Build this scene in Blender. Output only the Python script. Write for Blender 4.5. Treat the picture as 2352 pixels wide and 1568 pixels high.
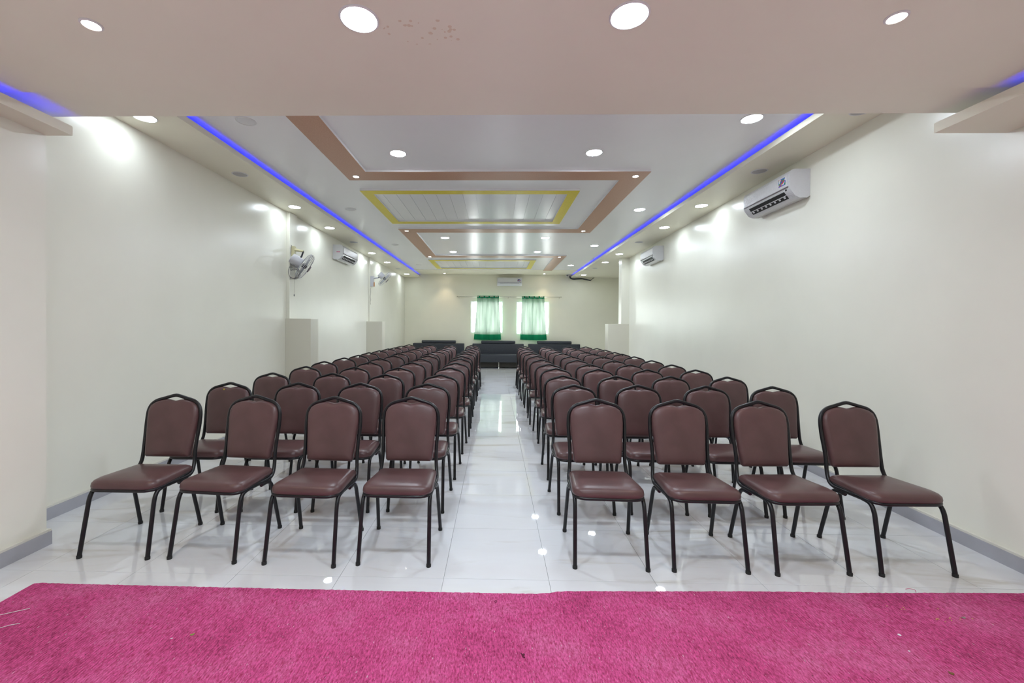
import bpy, bmesh, math, random
from mathutils import Vector, Matrix
random.seed(7)
PI = math.pi
for o in list(bpy.data.objects): bpy.data.objects.remove(o)
SC = bpy.context.scene
COL = SC.collection

# ------------------------------------------------------------------ camera
CAM_H = 1.44
YAW, PITCH, ROLL, FPX, PX, PY = 0.0208, -0.0090, 0.0067, 964.36, 1117.86, 759.23
cd = bpy.data.cameras.new('camera')
cam = bpy.data.objects.new('camera', cd); COL.objects.link(cam); SC.camera = cam
c, s = math.cos(YAW), math.sin(YAW)
r_ = Vector((c, s, 0)); d_ = Vector((-s, c, 0)); u_ = Vector((0, 0, 1))
c, s = math.cos(PITCH), math.sin(PITCH)
d2 = d_*c + u_*s; u2 = u_*c - d_*s
c, s = math.cos(ROLL), math.sin(ROLL)
R = r_*c + u2*s; U = u2*c - r_*s
m = Matrix((R, U, -d2)).transposed().to_4x4(); m.translation = Vector((0, 0, CAM_H))
cam.matrix_world = m
cd.sensor_width = 36; cd.lens = FPX*36/2352
cd.shift_x = (1176-PX)/2352; cd.shift_y = (PY-784)/2352
cd.clip_start = 0.05; cd.clip_end = 100

# ------------------------------------------------------------------ world, exposure
w = bpy.data.worlds.new('world'); SC.world = w; w.use_nodes = True
w.node_tree.nodes['Background'].inputs[0].default_value = (0.9, 0.95, 1, 1)
w.node_tree.nodes['Background'].inputs[1].default_value = 1.0
VS = SC.view_settings
VS.view_transform = 'Standard'; VS.look = 'None'; VS.exposure = 0.97; VS.gamma = 1.0
VS.use_curve_mapping = False
LAMP_W = 225.0        # radiance of the round panel downlights
SPOT_W = 14.0          # watts of the small warm spots
LED_W = 7.0          # radiance of the blue cove strips
WINDOW_W = 6.0        # radiance of the daylit window panes

# ------------------------------------------------------------------ materials
def mat(name, col, rough=0.5, metal=0.0, spec=0.5, coat=0.0, coat_rough=0.1):
    m = bpy.data.materials.new(name); m.use_nodes = True
    b = m.node_tree.nodes['Principled BSDF']
    b.inputs['Base Color'].default_value = (*col, 1)
    b.inputs['Roughness'].default_value = rough
    b.inputs['Metallic'].default_value = metal
    b.inputs['Specular IOR Level'].default_value = spec
    b.inputs['Coat Weight'].default_value = coat
    b.inputs['Coat Roughness'].default_value = coat_rough
    return m
def nd(m, t, **kw):
    n = m.node_tree.nodes.new(t)
    for k, v in kw.items(): setattr(n, k, v)
    return n
def lk(m, a, b): m.node_tree.links.new(a, b)
def bsdf(m): return m.node_tree.nodes['Principled BSDF']
def coords(m, scale=(1, 1, 1), rot=(0, 0, 0), kind='Object'):
    t = nd(m, 'ShaderNodeTexCoord'); mp = nd(m, 'ShaderNodeMapping')
    mp.inputs['Scale'].default_value = scale; mp.inputs['Rotation'].default_value = rot
    lk(m, t.outputs[kind], mp.inputs[0]); return mp.outputs[0]
def noise(m, vec, scale, detail=4, rough=0.5, dist=0.0):
    n = nd(m, 'ShaderNodeTexNoise'); n.inputs['Scale'].default_value = scale
    n.inputs['Detail'].default_value = detail; n.inputs['Roughness'].default_value = rough
    n.inputs['Distortion'].default_value = dist
    lk(m, vec, n.inputs['Vector']); return n.outputs['Fac']
def ramp(m, fac, stops):
    r = nd(m, 'ShaderNodeValToRGB'); e = r.color_ramp.elements
    while len(e) < len(stops): e.new(0.5)
    for i, (p, cc) in enumerate(stops):
        e[i].position = p; e[i].color = (*cc, 1)
    lk(m, fac, r.inputs[0]); return r.outputs[0]
def mixc(m, fac, a, b, blend='MIX'):
    n = nd(m, 'ShaderNodeMix', data_type='RGBA', blend_type=blend)
    for v, i in ((fac, 0), (a, 6), (b, 7)):
        if hasattr(v, 'links'): lk(m, v, n.inputs[i])
        elif i == 0: n.inputs[0].default_value = v
        else: n.inputs[i].default_value = (*v, 1)
    return n.outputs[2]
def math_(m, op, a, b=0.0, clamp=False):
    n = nd(m, 'ShaderNodeMath', operation=op, use_clamp=clamp)
    for i, v in enumerate((a, b)):
        if hasattr(v, 'links'): lk(m, v, n.inputs[i])
        else: n.inputs[i].default_value = v
    return n.outputs[0]
def bump(m, h, strength, dist):
    b = nd(m, 'ShaderNodeBump'); b.inputs['Strength'].default_value = strength
    b.inputs['Distance'].default_value = dist
    lk(m, h, b.inputs['Height']); lk(m, b.outputs[0], bsdf(m).inputs['Normal'])
def emit(name, col, strength):
    m = bpy.data.materials.new(name); m.use_nodes = True
    b = m.node_tree.nodes['Principled BSDF']
    b.inputs['Base Color'].default_value = (0.8, 0.8, 0.8, 1)
    b.inputs['Emission Color'].default_value = (*col, 1)
    b.inputs['Emission Strength'].default_value = strength
    return m
MT = {}
def painted(key, col, var, rough, bumpd=0.0006):
    m = mat(key, col, rough)
    v = coords(m)
    f = noise(m, v, 1.1, 4, 0.55)
    lk(m, ramp(m, f, [(0.3, tuple(x*(1-var) for x in col)), (0.7, tuple(min(1, x*(1+var*.5)) for x in col))]), bsdf(m).inputs['Base Color'])
    bump(m, noise(m, v, 14, 3), 0.12, bumpd*6)
    MT[key] = m; return m
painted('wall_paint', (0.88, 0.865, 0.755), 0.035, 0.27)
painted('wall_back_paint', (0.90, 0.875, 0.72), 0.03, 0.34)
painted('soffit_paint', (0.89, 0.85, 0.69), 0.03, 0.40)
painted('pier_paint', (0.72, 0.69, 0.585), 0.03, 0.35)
painted('panel_white', (0.90, 0.90, 0.905), 0.02, 0.27)
painted('plank_white', (0.88, 0.885, 0.89), 0.02, 0.23)
painted('plaster_edge', (0.74, 0.72, 0.64), 0.06, 0.6)
# stage ceiling, cream paint with a patch of brown damp spots
m = painted('stage_paint', (0.91, 0.87, 0.72), 0.03, 0.42)
v = coords(m)
vo = nd(m, 'ShaderNodeTexVoronoi'); vo.inputs['Scale'].default_value = 34; lk(m, v, vo.inputs['Vector'])
spot = math_(m, 'LESS_THAN', vo.outputs['Distance'], 0.30)
sep = nd(m, 'ShaderNodeSeparateColor'); lk(m, vo.outputs['Color'], sep.inputs[0])
spot = math_(m, 'MULTIPLY', spot, math_(m, 'GREATER_THAN', sep.outputs[0], 0.12))
vd = nd(m, 'ShaderNodeVectorMath', operation='SUBTRACT'); lk(m, v, vd.inputs[0]); vd.inputs[1].default_value = (-0.34, 1.90, 2.765)
vs_ = nd(m, 'ShaderNodeVectorMath', operation='MULTIPLY'); lk(m, vd.outputs[0], vs_.inputs[0]); vs_.inputs[1].default_value = (5.2, 13, 0)
ln = nd(m, 'ShaderNodeVectorMath', operation='LENGTH'); lk(m, vs_.outputs[0], ln.inputs[0])
msk = math_(m, 'LESS_THAN', math_(m, 'ADD', ln.outputs['Value'], math_(m, 'MULTIPLY', sep.outputs[1], 0.4)), 1.15)
base = bsdf(m).inputs['Base Color'].links[0].from_socket
lk(m, mixc(m, math_(m, 'MULTIPLY', math_(m, 'MULTIPLY', spot, msk), 0.42), base, (0.62, 0.40, 0.20)), bsdf(m).inputs['Base Color'])

# polished vitrified tile with faint veins
m = mat('tile', (0.74, 0.745, 0.77), 0.018, spec=0.65)
v = coords(m, rot=(0, 0, 0.7), kind='Object'); g = nd(m, 'ShaderNodeNewGeometry')
mp = nd(m, 'ShaderNodeMapping'); mp.inputs['Scale'].default_value = (0.45, 2.2, 1); mp.inputs['Rotation'].default_value = (0, 0, 0.55)
lk(m, g.outputs['Position'], mp.inputs[0])
f = noise(m, mp.outputs[0], 1.7, 6, 0.6, 1.2)
c1 = ramp(m, f, [(0.30, (0.58, 0.56, 0.53)), (0.42, (0.725, 0.73, 0.745)), (0.60, (0.745, 0.755, 0.775)), (0.78, (0.62, 0.595, 0.56))])
lk(m, c1, bsdf(m).inputs['Base Color']); MT['tile'] = m
MT['grout'] = mat('grout', (0.70, 0.70, 0.71), 0.6)
m = mat('skirting_tile', (0.42, 0.42, 0.455), 0.25)
lk(m, ramp(m, noise(m, coords(m), 5, 4), [(0.3, (0.39, 0.39, 0.42)), (0.7, (0.45, 0.45, 0.49))]), bsdf(m).inputs['Base Color']); MT['skirting'] = m

# carpet: ribbed magenta weave with pale lint and darker soil
m = mat('carpet', (0.5, 0.05, 0.18), 0.95, spec=0.15)
v = coords(m)
v2 = coords(m, (1, 0.35, 1), (0, 0, 0.5))
n1 = noise(m, v, 3.0, 5, 0.6); n2 = noise(m, v2, 150, 3, 0.7); n3 = noise(m, v2, 420, 2, 0.6)
cb = ramp(m, n1, [(0.28, (0.47, 0.055, 0.175)), (0.5, (0.59, 0.085, 0.245)), (0.72, (0.63, 0.14, 0.305))])
cb = mixc(m, 1.0, cb, ramp(m, n2, [(0.32, (0.22, 0.16, 0.2)), (0.5, (0.5, 0.5, 0.5)), (0.70, (0.80, 0.76, 0.78))]), 'OVERLAY')
def flecks(sx, rot, scale, size, keep):
    q = nd(m, 'ShaderNodeTexVoronoi'); q.inputs['Scale'].default_value = scale; lk(m, coords(m, (1, sx, 1), (0, 0, rot)), q.inputs['Vector'])
    z = nd(m, 'ShaderNodeSeparateColor'); lk(m, q.outputs['Color'], z.inputs[0])
    return math_(m, 'MULTIPLY', math_(m, 'LESS_THAN', q.outputs['Distance'], size), math_(m, 'GREATER_THAN', z.outputs[0], keep))
cb = mixc(m, math_(m, 'MULTIPLY', flecks(0.45, -0.6, 120, 0.20, 0.66), 0.42), cb, (0.80, 0.45, 0.60))
cb = mixc(m, math_(m, 'MULTIPLY', flecks(0.28, 0.5, 62, 0.11, 0.86), 0.6), cb, (0.85, 0.68, 0.74))
cb = mixc(m, math_(m, 'MULTIPLY', flecks(0.4, 0.9, 85, 0.18, 0.74), 0.6), cb, (0.13, 0.012, 0.045))
cb = mixc(m, math_(m, 'MULTIPLY', flecks(0.6, 0.2, 34, 0.09, 0.88), 0.7), cb, (0.07, 0.02, 0.03))
lk(m, cb, bsdf(m).inputs['Base Color'])
wv = nd(m, 'ShaderNodeTexWave'); wv.inputs['Scale'].default_value = 24; wv.inputs['Distortion'].default_value = 1.2; lk(m, v, wv.inputs['Vector'])
bump(m, math_(m, 'ADD', math_(m, 'MULTIPLY', wv.outputs['Fac'], 0.5), n3), 0.9, 0.006); MT['carpet'] = m

# chair vinyl, black enamel tube
m = mat('vinyl', (0.118, 0.060, 0.058), 0.33, spec=0.5)
v = coords(m)
lk(m, ramp(m, noise(m, v, 6, 4), [(0.3, (0.086, 0.043, 0.042)), (0.7, (0.122, 0.062, 0.061))]), bsdf(m).inputs['Base Color'])
bump(m, noise(m, v, 420, 2), 0.25, 0.0012); MT['vinyl'] = m
MT['black_tube'] = mat('black_tube', (0.005, 0.005, 0.007), 0.32, spec=0.45)
MT['black_rubber'] = mat('black_rubber', (0.012, 0.012, 0.012), 0.7)
# ceiling laminate bands
m = mat('brown_laminate', (0.36, 0.19, 0.125), 0.33)
v = coords(m)
lk(m, ramp(m, noise(m, v, 160, 3, 0.7), [(0.25, (0.42, 0.205, 0.12)), (0.5, (0.53, 0.29, 0.185)), (0.8, (0.62, 0.38, 0.26))]), bsdf(m).inputs['Base Color']); MT['brown'] = m
m = mat('yellow_laminate', (0.62, 0.50, 0.012), 0.35)
lk(m, ramp(m, noise(m, coords(m), 60, 3), [(0.3, (0.78, 0.64, 0.012)), (0.7, (0.86, 0.73, 0.020))]), bsdf(m).inputs['Base Color']); MT['yellow'] = m
MT['lens_soffit'] = emit('lens_soffit', (0.80, 0.90, 1.0), LAMP_W*0.145)
MT['lens_stage'] = emit('lens_stage', (0.80, 0.90, 1.0), LAMP_W*0.74)
MT['lens_side'] = emit('lens_side', (0.80, 0.90, 1.0), LAMP_W*0.42)
MT['lens'] = emit('lens_cool', (0.80, 0.90, 1.0), LAMP_W)
MT['lens_warm'] = emit('lens_warm', (1.0, 0.86, 0.70), 40)
MT['lens_off'] = mat('lens_off', (0.46, 0.45, 0.44), 0.4)
MT['lens_off_white'] = mat('lens_off_white', (0.74, 0.74, 0.75), 0.3)
MT['ring'] = mat('lamp_ring', (0.78, 0.78, 0.77), 0.35)
MT['led'] = emit('blue_led', (0.012, 0.02, 1.0), LED_W)
MT['led_off'] = mat('led_tape', (0.6, 0.6, 0.62), 0.5)
# air conditioner plastics, some still in wrinkled film
MT['ac_white'] = mat('ac_white', (0.72, 0.72, 0.74), 0.28)
m = mat('ac_film', (0.70, 0.70, 0.73), 0.12, coat=0.6, coat_rough=0.05)
bump(m, noise(m, coords(m), 26, 3, 0.6, 1.5), 0.55, 0.012); MT['ac_film'] = m
MT['ac_dark'] = mat('ac_dark', (0.012, 0.012, 0.014), 0.5)
MT['ac_line'] = mat('ac_line', (0.16, 0.13, 0.15), 0.4)
m = mat('sticker', (0.5, 0.5, 0.5), 0.4)
br = nd(m, 'ShaderNodeTexVoronoi'); br.inputs['Scale'].default_value = 55; lk(m, coords(m), br.inputs['Vector'])
sp = nd(m, 'ShaderNodeSeparateColor'); lk(m, br.outputs['Color'], sp.inputs[0])
lk(m, ramp(m, sp.outputs[0], [(0.0, (0.05, 0.10, 0.55)), (0.28, (0.05, 0.10, 0.55)), (0.30, (0.75, 0.75, 0.78)), (0.5, (0.75, 0.75, 0.78)), (0.52, (0.55, 0.04, 0.06)), (0.72, (0.55, 0.04, 0.06)), (0.74, (0.04, 0.32, 0.12)), (1, (0.04, 0.32, 0.12))]), bsdf(m).inputs['Base Color'])
for n_ in m.node_tree.nodes:
    if n_.type == 'VALTORGB': n_.color_ramp.interpolation = 'CONSTANT'
MT['sticker'] = m
MT['pink_print'] = mat('pink_print', (0.62, 0.10, 0.25), 0.5)
MT['fan_white'] = mat('fan_white', (0.60, 0.60, 0.64), 0.32)
MT['fan_cream'] = mat('fan_cream', (0.62, 0.58, 0.36), 0.45)
MT['fan_blade'] = mat('fan_blade', (0.50, 0.53, 0.58), 0.25)
MT['wire'] = mat('guard_wire', (0.52, 0.52, 0.55), 0.3, 0.4)
MT['dark_plastic'] = mat('dark_plastic', (0.045, 0.045, 0.055), 0.45)
MT['badge'] = mat('badge', (0.22, 0.19, 0.19), 0.4)
MT['cable_grey'] = mat('cable_grey', (0.22, 0.21, 0.21), 0.5)
MT['cord'] = mat('cord', (0.46, 0.42, 0.36), 0.7)
MT['orange'] = mat('orange_wire', (0.6, 0.24, 0.08), 0.5)
MT['black_cable'] = mat('black_cable', (0.022, 0.028, 0.035), 0.5)
MT['chrome'] = mat('chrome', (0.62, 0.60, 0.55), 0.22, 0.9)
MT['alu'] = mat('alu_frame', (0.72, 0.72, 0.74), 0.35)
MT['pane'] = emit('daylit_frosted_glass', (0.97, 0.985, 1.0), WINDOW_W)
# charcoal sofa fabric
m = mat('sofa_fabric', (0.033, 0.038, 0.048), 0.5)
v = coords(m)
lk(m, ramp(m, noise(m, v, 130, 2, 0.7), [(0.3, (0.018, 0.021, 0.028)), (0.7, (0.050, 0.056, 0.070))]), bsdf(m).inputs['Base Color']); MT['sofa'] = m
MT['sofa_base'] = mat('sofa_base', (0.075, 0.068, 0.055), 0.6)
# curtains
def sheer(name, col, alpha, trans, back=None):
    m = bpy.data.materials.new(name); m.use_nodes = True
    nt = m.node_tree; nt.nodes.remove(bsdf(m)); out = nt.nodes['Material Output']
    d = nd(m, 'ShaderNodeBsdfDiffuse'); t = nd(m, 'ShaderNodeBsdfTranslucent'); p = nd(m, 'ShaderNodeBsdfTransparent')
    v = coords(m, (1, 1, 1))
    wv = nd(m, 'ShaderNodeTexWave', bands_direction='Z'); wv.inputs['Scale'].default_value = 12; lk(m, v, wv.inputs['Vector'])
    cc = mixc(m, math_(m, 'MULTIPLY', wv.outputs['Fac'], 0.25), col, tuple(x*0.8 for x in col))
    lk(m, cc, d.inputs[0])
    t.inputs[0].default_value = (*(back or col), 1)
    a = nd(m, 'ShaderNodeMixShader')
    dens = noise(m, coords(m, (1, 0, 0.10)), 11, 3, 0.6)      # bunched folds let less light through
    mr = nd(m, 'ShaderNodeMapRange'); lk(m, dens, mr.inputs[0])
    for i_, v_ in ((1, 0.34), (2, 0.62), (3, trans*0.45), (4, trans*1.15)): mr.inputs[i_].default_value = v_
    lk(m, mr.outputs[0], a.inputs[0]); lk(m, d.outputs[0], a.inputs[1]); lk(m, t.outputs[0], a.inputs[2])
    b = nd(m, 'ShaderNodeMixShader'); b.inputs[0].default_value = alpha; lk(m, p.outputs[0], b.inputs[1]); lk(m, a.outputs[0], b.inputs[2])
    lk(m, b.outputs[0], out.inputs[0]); return m
MT['sheer'] = sheer('sheer_green', (0.18, 0.36, 0.24), 0.99, 0.066, (0.84, 0.93, 0.82))
MT['green'] = sheer('green_band', (0.012, 0.20, 0.09), 1.0, 0.12)
MT['leaf_green'] = mat('leaf_green', (0.22, 0.26, 0.05), 0.6)
MT['leaf_brown'] = mat('leaf_brown', (0.16, 0.08, 0.02), 0.6)
MT['leaf_grey'] = mat('leaf_grey', (0.27, 0.23, 0.20), 0.7)
MT['paper'] = mat('paper', (0.80, 0.74, 0.80), 0.6)
MT['crumb'] = mat('crumb', (0.62, 0.42, 0.12), 0.7)
MT['thread_white'] = mat('thread_white', (0.75, 0.68, 0.70), 0.7)
MT['thread_pink'] = mat('thread_pink', (0.50, 0.05, 0.16), 0.8)
MT['thread_dark'] = mat('thread_dark', (0.10, 0.008, 0.03), 0.8)

# ------------------------------------------------------------------ mesh helpers
class MB:
    def __init__(s): s.v = []; s.f = []
    def box(s, x0, x1, y0, y1, z0, z1):
        n = len(s.v)
        s.v += [(x0, y0, z0), (x1, y0, z0), (x1, y1, z0), (x0, y1, z0), (x0, y0, z1), (x1, y0, z1), (x1, y1, z1), (x0, y1, z1)]
        s.f += [tuple(n+i for i in q) for q in ((3, 2, 1, 0), (4, 5, 6, 7), (0, 1, 5, 4), (1, 2, 6, 5), (2, 3, 7, 6), (3, 0, 4, 7))]
        return s
    def prism(s, pts, z0, z1):           # polygon pts counter-clockwise seen from above
        n = len(s.v); k = len(pts)
        s.v += [(x, y, z0) for x, y in pts] + [(x, y, z1) for x, y in pts]
        s.f.append(tuple(n+i for i in reversed(range(k)))); s.f.append(tuple(n+k+i for i in range(k)))
        for i in range(k):
            j = (i+1) % k; s.f.append((n+i, n+j, n+k+j, n+k+i))
        return s
    def tube(s, path, r, n=10, closed=False, caps=True, flat=1.0):
        P = [Vector(p) for p in path]; k = len(P); base = len(s.v)
        prev = None
        for i in range(k):
            if closed: t = P[(i+1) % k]-P[i-1]
            else: t = P[min(i+1, k-1)]-P[max(i-1, 0)]
            t.normalize()
            if prev is None:
                a = Vector((1, 0, 0)) if abs(t.x) < .8 else Vector((0, 1, 0))
                nn = (a - t*a.dot(t)).normalized()
            else: nn = (prev - t*prev.dot(t)).normalized()
            prev = nn; bb = t.cross(nn)
            rr = r[i] if isinstance(r, (list, tuple)) else r
            for j in range(n):
                a = 2*PI*j/n; q = P[i]+nn*math.cos(a)*rr+bb*math.sin(a)*rr*flat
                s.v.append(tuple(q))
        for i in range(k if closed else k-1):
            i2 = (i+1) % k
            for j in range(n):
                j2 = (j+1) % n
                s.f.append((base+i*n+j, base+i*n+j2, base+i2*n+j2, base+i2*n+j))
        if caps and not closed:
            s.f.append(tuple(base+j for j in reversed(range(n)))); s.f.append(tuple(base+(k-1)*n+j for j in range(n)))
        return s
    def lathe(s, prof, n=24, M=None, cap0=True, cap1=True):   # prof [(r,z)] around +Z
        base = len(s.v); M = M or Matrix.Identity(4)
        for r, z in prof:
            for j in range(n):
                a = 2*PI*j/n; s.v.append(tuple(M @ Vector((r*math.cos(a), r*math.sin(a), z))))
        for i in range(len(prof)-1):
            for j in range(n):
                j2 = (j+1) % n; s.f.append((base+i*n+j, base+i*n+j2, base+(i+1)*n+j2, base+(i+1)*n+j))
        if cap0: s.f.append(tuple(base+j for j in reversed(range(n))))
        if cap1: s.f.append(tuple(base+(len(prof)-1)*n+j for j in range(n)))
        return s
    def mesh(s, name, smooth=False, bevel=0.0, segs=2):
        me = bpy.data.meshes.new(name)
        me.from_pydata(s.v, [], s.f)
        bm = bmesh.new(); bm.from_mesh(me)
        if bevel: bmesh.ops.bevel(bm, geom=list(bm.edges), offset=bevel, segments=segs, profile=0.6, affect='EDGES', clamp_overlap=True)
        bmesh.ops.recalc_face_normals(bm, faces=bm.faces)
        bm.to_mesh(me); bm.free()
        if smooth:
            for p in me.polygons: p.use_smooth = True
            if hasattr(me, 'set_sharp_from_angle'): me.set_sharp_from_angle(angle=math.radians(smooth if smooth is not True else 50))
        return me
    def build(s, name, mt, parent=None, smooth=False, bevel=0.0, segs=2):
        return link(name, s.mesh(name, smooth, bevel, segs), mt, parent)
def link(name, me, mt, parent=None):
    if not me.materials: me.materials.append(MT[mt] if isinstance(mt, str) else mt)
    o = bpy.data.objects.new(name, me); COL.objects.link(o)
    if parent: o.parent = parent
    return o
def struct(o, label, cat=None):
    o['kind'] = 'structure'; o['label'] = label; o['category'] = cat or 'structure'; return o
def tag(o, label, cat, group=None):
    o['label'] = label; o['category'] = cat
    if group: o['group'] = group
    return o
def thing(name, label, cat, loc, rz=0.0, group=None):
    o = bpy.data.objects.new(name, None); COL.objects.link(o); o.empty_display_size = 0.1
    o.location = loc; o.rotation_euler = (0, 0, rz)
    return tag(o, label, cat, group)
def copy_tree(o, parent=None):
    c_ = o.copy(); COL.objects.link(c_)
    if parent: c_.parent = parent
    for ch in KIDS.get(o, []): copy_tree(ch, c_)
    return c_
KIDS = {}
def bez(pts, rad, n=5):
    """polyline with corners rounded by quadratic arcs; rad = corner radius per inner point"""
    P = [Vector(p) for p in pts]; out = [P[0]]
    for i in range(1, len(P)-1):
        rr = rad[i-1] if isinstance(rad, (list, tuple)) else rad
        a = P[i]+(P[i-1]-P[i]).normalized()*min(rr, (P[i-1]-P[i]).length*.49)
        b = P[i]+(P[i+1]-P[i]).normalized()*min(rr, (P[i+1]-P[i]).length*.49)
        for k in range(n+1):
            t = k/n; out.append(a*(1-t)**2+P[i]*2*t*(1-t)+b*t*t)
    out.append(P[-1]); return out
ORD = ['first', 'second', 'third', 'fourth', 'fifth', 'sixth', 'seventh', 'eighth', 'ninth', 'tenth', 'eleventh', 'twelfth', 'thirteenth']

# ------------------------------------------------------------------ the room
YB = 15.16; ZS = 3.224; ZM = 3.327; ZTOP = 3.62
XL = -3.29; XN = -2.915                      # hall wall and the thicker wall of the stage end, fan side
def XR(y): return 3.0686+0.0313*y            # right wall runs slightly askew
YC = 2.664                                   # where the stage end meets the hall
YA = 10.86                                   # where the right wall stops and the alcove begins

fl = struct(MB().box(-3.5, 5.4, -3.35, 15.35, -0.08, -0.006).build('floor', 'grout'), 'polished white floor tiles with faint veins and thin joints', 'floor')
T0X, T0Y, TS, GAP = -0.2863, 2.3857, 0.6, 0.0010
tile_me = MB().box(-TS/2+GAP, TS/2-GAP, -TS/2+GAP, TS/2-GAP, -0.006, 0.0).mesh('floor_tile', bevel=0.0007, segs=1)
for j in range(-1, 22):
    for k in range(-6, 10):
        x0 = T0X+TS*k; y0 = T0Y+TS*j; x1 = x0+TS; y1 = y0+TS
        lo = XL if y1 > YC+.05 else XN
        hi = XR(y1) if y0 < YA else 5.2
        if x1 < lo+.02 or x0 > hi-.02: continue
        cx0, cx1, cy1 = max(x0, lo), min(x1, hi), min(y1, YB)
        if cx0 == x0 and cx1 == x1 and cy1 == y1:
            o = link('floor_tile', tile_me, 'tile', fl); o.location = ((x0+x1)/2, (y0+y1)/2, 0)
        else:
            MB().box(cx0+GAP, cx1-GAP, y0+GAP, cy1-GAP, -0.006, 0.0).build('floor_tile', 'tile', fl)

rest = MB()
for j in range(-10, -1):
    for k in range(-5, 6):
        x0 = T0X+TS*k; y0 = T0Y+TS*j; a, b = max(x0, XN), min(x0+TS, XR(y0)); c_ = max(y0, -3.2)
        if b-a > .02: rest.box(a+GAP, b-GAP, c_+GAP, y0+TS-GAP, -.006, 0)
rest.build('floor_tile_field', 'tile', fl)['kind'] = 'stuff'
struct(MB().box(-3.45, XL, YC, YB+.15, 0, ZTOP).build('wall_left', 'wall_paint'), 'glossy cream side wall carrying the two wall fans', 'wall')
struct(MB().box(-3.45, XN, -3.2, YC, 0, ZTOP).build('wall_stage', 'wall_paint'), 'thicker cream wall at the carpet end, on the fan side', 'wall')
struct(MB().prism([(XR(-3.2), -3.2), (XR(-3.2)+.15, -3.2), (XR(YA)+.15, YA), (XR(YA), YA)], 0, ZTOP).build('wall_right', 'wall_paint'), 'glossy cream side wall carrying two air conditioners', 'wall')
struct(MB().box(XR(YA)+.15, 5.35, YA-.15, YA, 0, ZTOP).build('wall_alcove', 'wall_paint'), 'cream return wall of the rear alcove', 'wall')
struct(MB().box(5.2, 5.35, YA, YB, 0, ZTOP).build('wall_alcove_side', 'wall_paint'), 'cream side wall of the rear alcove', 'wall')
struct(MB().box(-3.45, 3.3, -3.35, -3.2, 0, ZTOP).build('wall_front', 'wall_paint'), 'cream wall at the carpet end', 'wall')
# back wall with two openings
WL = (-0.902, 0.269, 1.217, 2.373); WR = (0.747, 1.93, 1.181, 2.366)
bw = MB(); y0, y1 = YB, YB+.15
for (xa, xb, za, zb) in ((-3.45, WL[0], 0, ZTOP), (WL[1], WR[0], 0, ZTOP), (WR[1], 5.35, 0, ZTOP), (WL[0], WL[1], 0, WL[2]), (WL[0], WL[1], WL[3], ZTOP), (WR[0], WR[1], 0, WR[2]), (WR[0], WR[1], WR[3], ZTOP)):
    bw.box(xa, xb, y0, y1, za, zb)
struct(bw.build('wall_back', 'wall_back_paint'), 'yellow cream end wall with two small windows', 'wall')
for n_, (xa, xb, za, zb) in ((1, WL), (2, WR)):
    fr = MB(); f_ = 0.035
    fr.box(xa, xb, y0+.03, y0+.11, za, za+f_).box(xa, xb, y0+.03, y0+.11, zb-f_, zb)
    fr.box(xa, xa+f_, y0+.03, y0+.11, za+f_, zb-f_).box(xb-f_, xb, y0+.03, y0+.11, za+f_, zb-f_)
    wo = struct(fr.build('window_%d' % n_, 'alu', bevel=0.003, segs=1), 'bright daylit window in white frame, %s' % ('nearer the fan wall' if n_ == 1 else 'nearer the alcove'), 'window')
    mid = (xa+xb)/2
    MB().box(mid-.02, mid+.02, y0+.045, y0+.095, za+f_, zb-f_).build('mullion', 'alu', wo)
    MB().box(xa+f_, mid-.02, y0+.066, y0+.074, za+f_, zb-f_).build('pane', 'pane', wo)
    MB().box(mid+.02, xb-f_, y0+.066, y0+.074, za+f_, zb-f_).build('pane', 'pane', wo)

# skirting: grey tiles with a rough plaster ledge on top
def skirting(name, label, segs_):
    root = None
    for i, (a, b, nx, ny) in enumerate(segs_):
        def quad(mb, t, z0_, z1_):
            p = [a, b, (b[0]+nx*t, b[1]+ny*t), (a[0]+nx*t, a[1]+ny*t)]
            area = sum(p[q][0]*p[(q+1) % 4][1]-p[(q+1) % 4][0]*p[q][1] for q in range(4))
            mb.prism(p if area > 0 else p[::-1], z0_, z1_); return mb
        o = quad(MB(), 0.018, 0, 0.088).build(name if root is None else 'skirting_run', 'skirting', root)
        if root is None: root = struct(o, label, 'baseboard')
        quad(MB(), 0.014, 0.088, 0.102).build('plaster_ledge', 'plaster_edge', root)
    return root
skirting('baseboard_left', 'grey tile skirting along the fan wall', [((XL, YC+.02), (XL, 6.5), 1, 0), ((XL, 6.8), (XL, 10.63), 1, 0), ((XL, 10.97), (XL, YB), 1, 0)])
skirting('baseboard_stage', 'grey tile skirting on the thicker wall beside the carpet', [((XN, -3.2), (XN, YC), 1, 0), ((XN+.018, YC), (XL, YC), 0, 1)])
skirting('baseboard_right', 'grey tile skirting along the air conditioner wall', [((XR(-3.2), -3.2), (XR(10.76), 10.76), -1, 0)])
skirting('baseboard_back', 'grey tile skirting along the window wall', [((XL+.02, YB), (5.2, YB), 0, -1)])

# ceilings and soffits
ce = struct(MB().box(-3.45, 5.35, YC+.02, YB+.15, ZM, ZM+.09).build('ceiling', 'panel_white'), 'glossy white hall ceiling with brown and yellow bands', 'ceiling')
tr = [0]
def trim(mb, mt, label, parent=None, **kw):
    tr[0] += 1
    return struct(mb.build('trim_%d' % tr[0], mt, parent, **kw), label, 'trim')
trim(MB().box(-2.9, 5.2, 13.88, YB, ZM-.006, ZM), 'soffit_paint', 'cream ceiling strip along the window wall')
LXL, LXR, LIP = -2.741, 2.7095, 0.056
trim(MB().box(XL, LXL, YC+.026, YB, ZS, ZS+.012).box(LXL-.012, LXL, YC+.026, YB, ZS+.012, ZS+LIP), 'soffit_paint', 'cream lowered soffit along the fan wall')
sr = MB().prism([(LXR, YC+.026), (XR(YC+.026), YC+.026), (XR(YA), YA), (5.2, YA), (5.2, YB), (LXR, YB)], ZS, ZS+.012)
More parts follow.
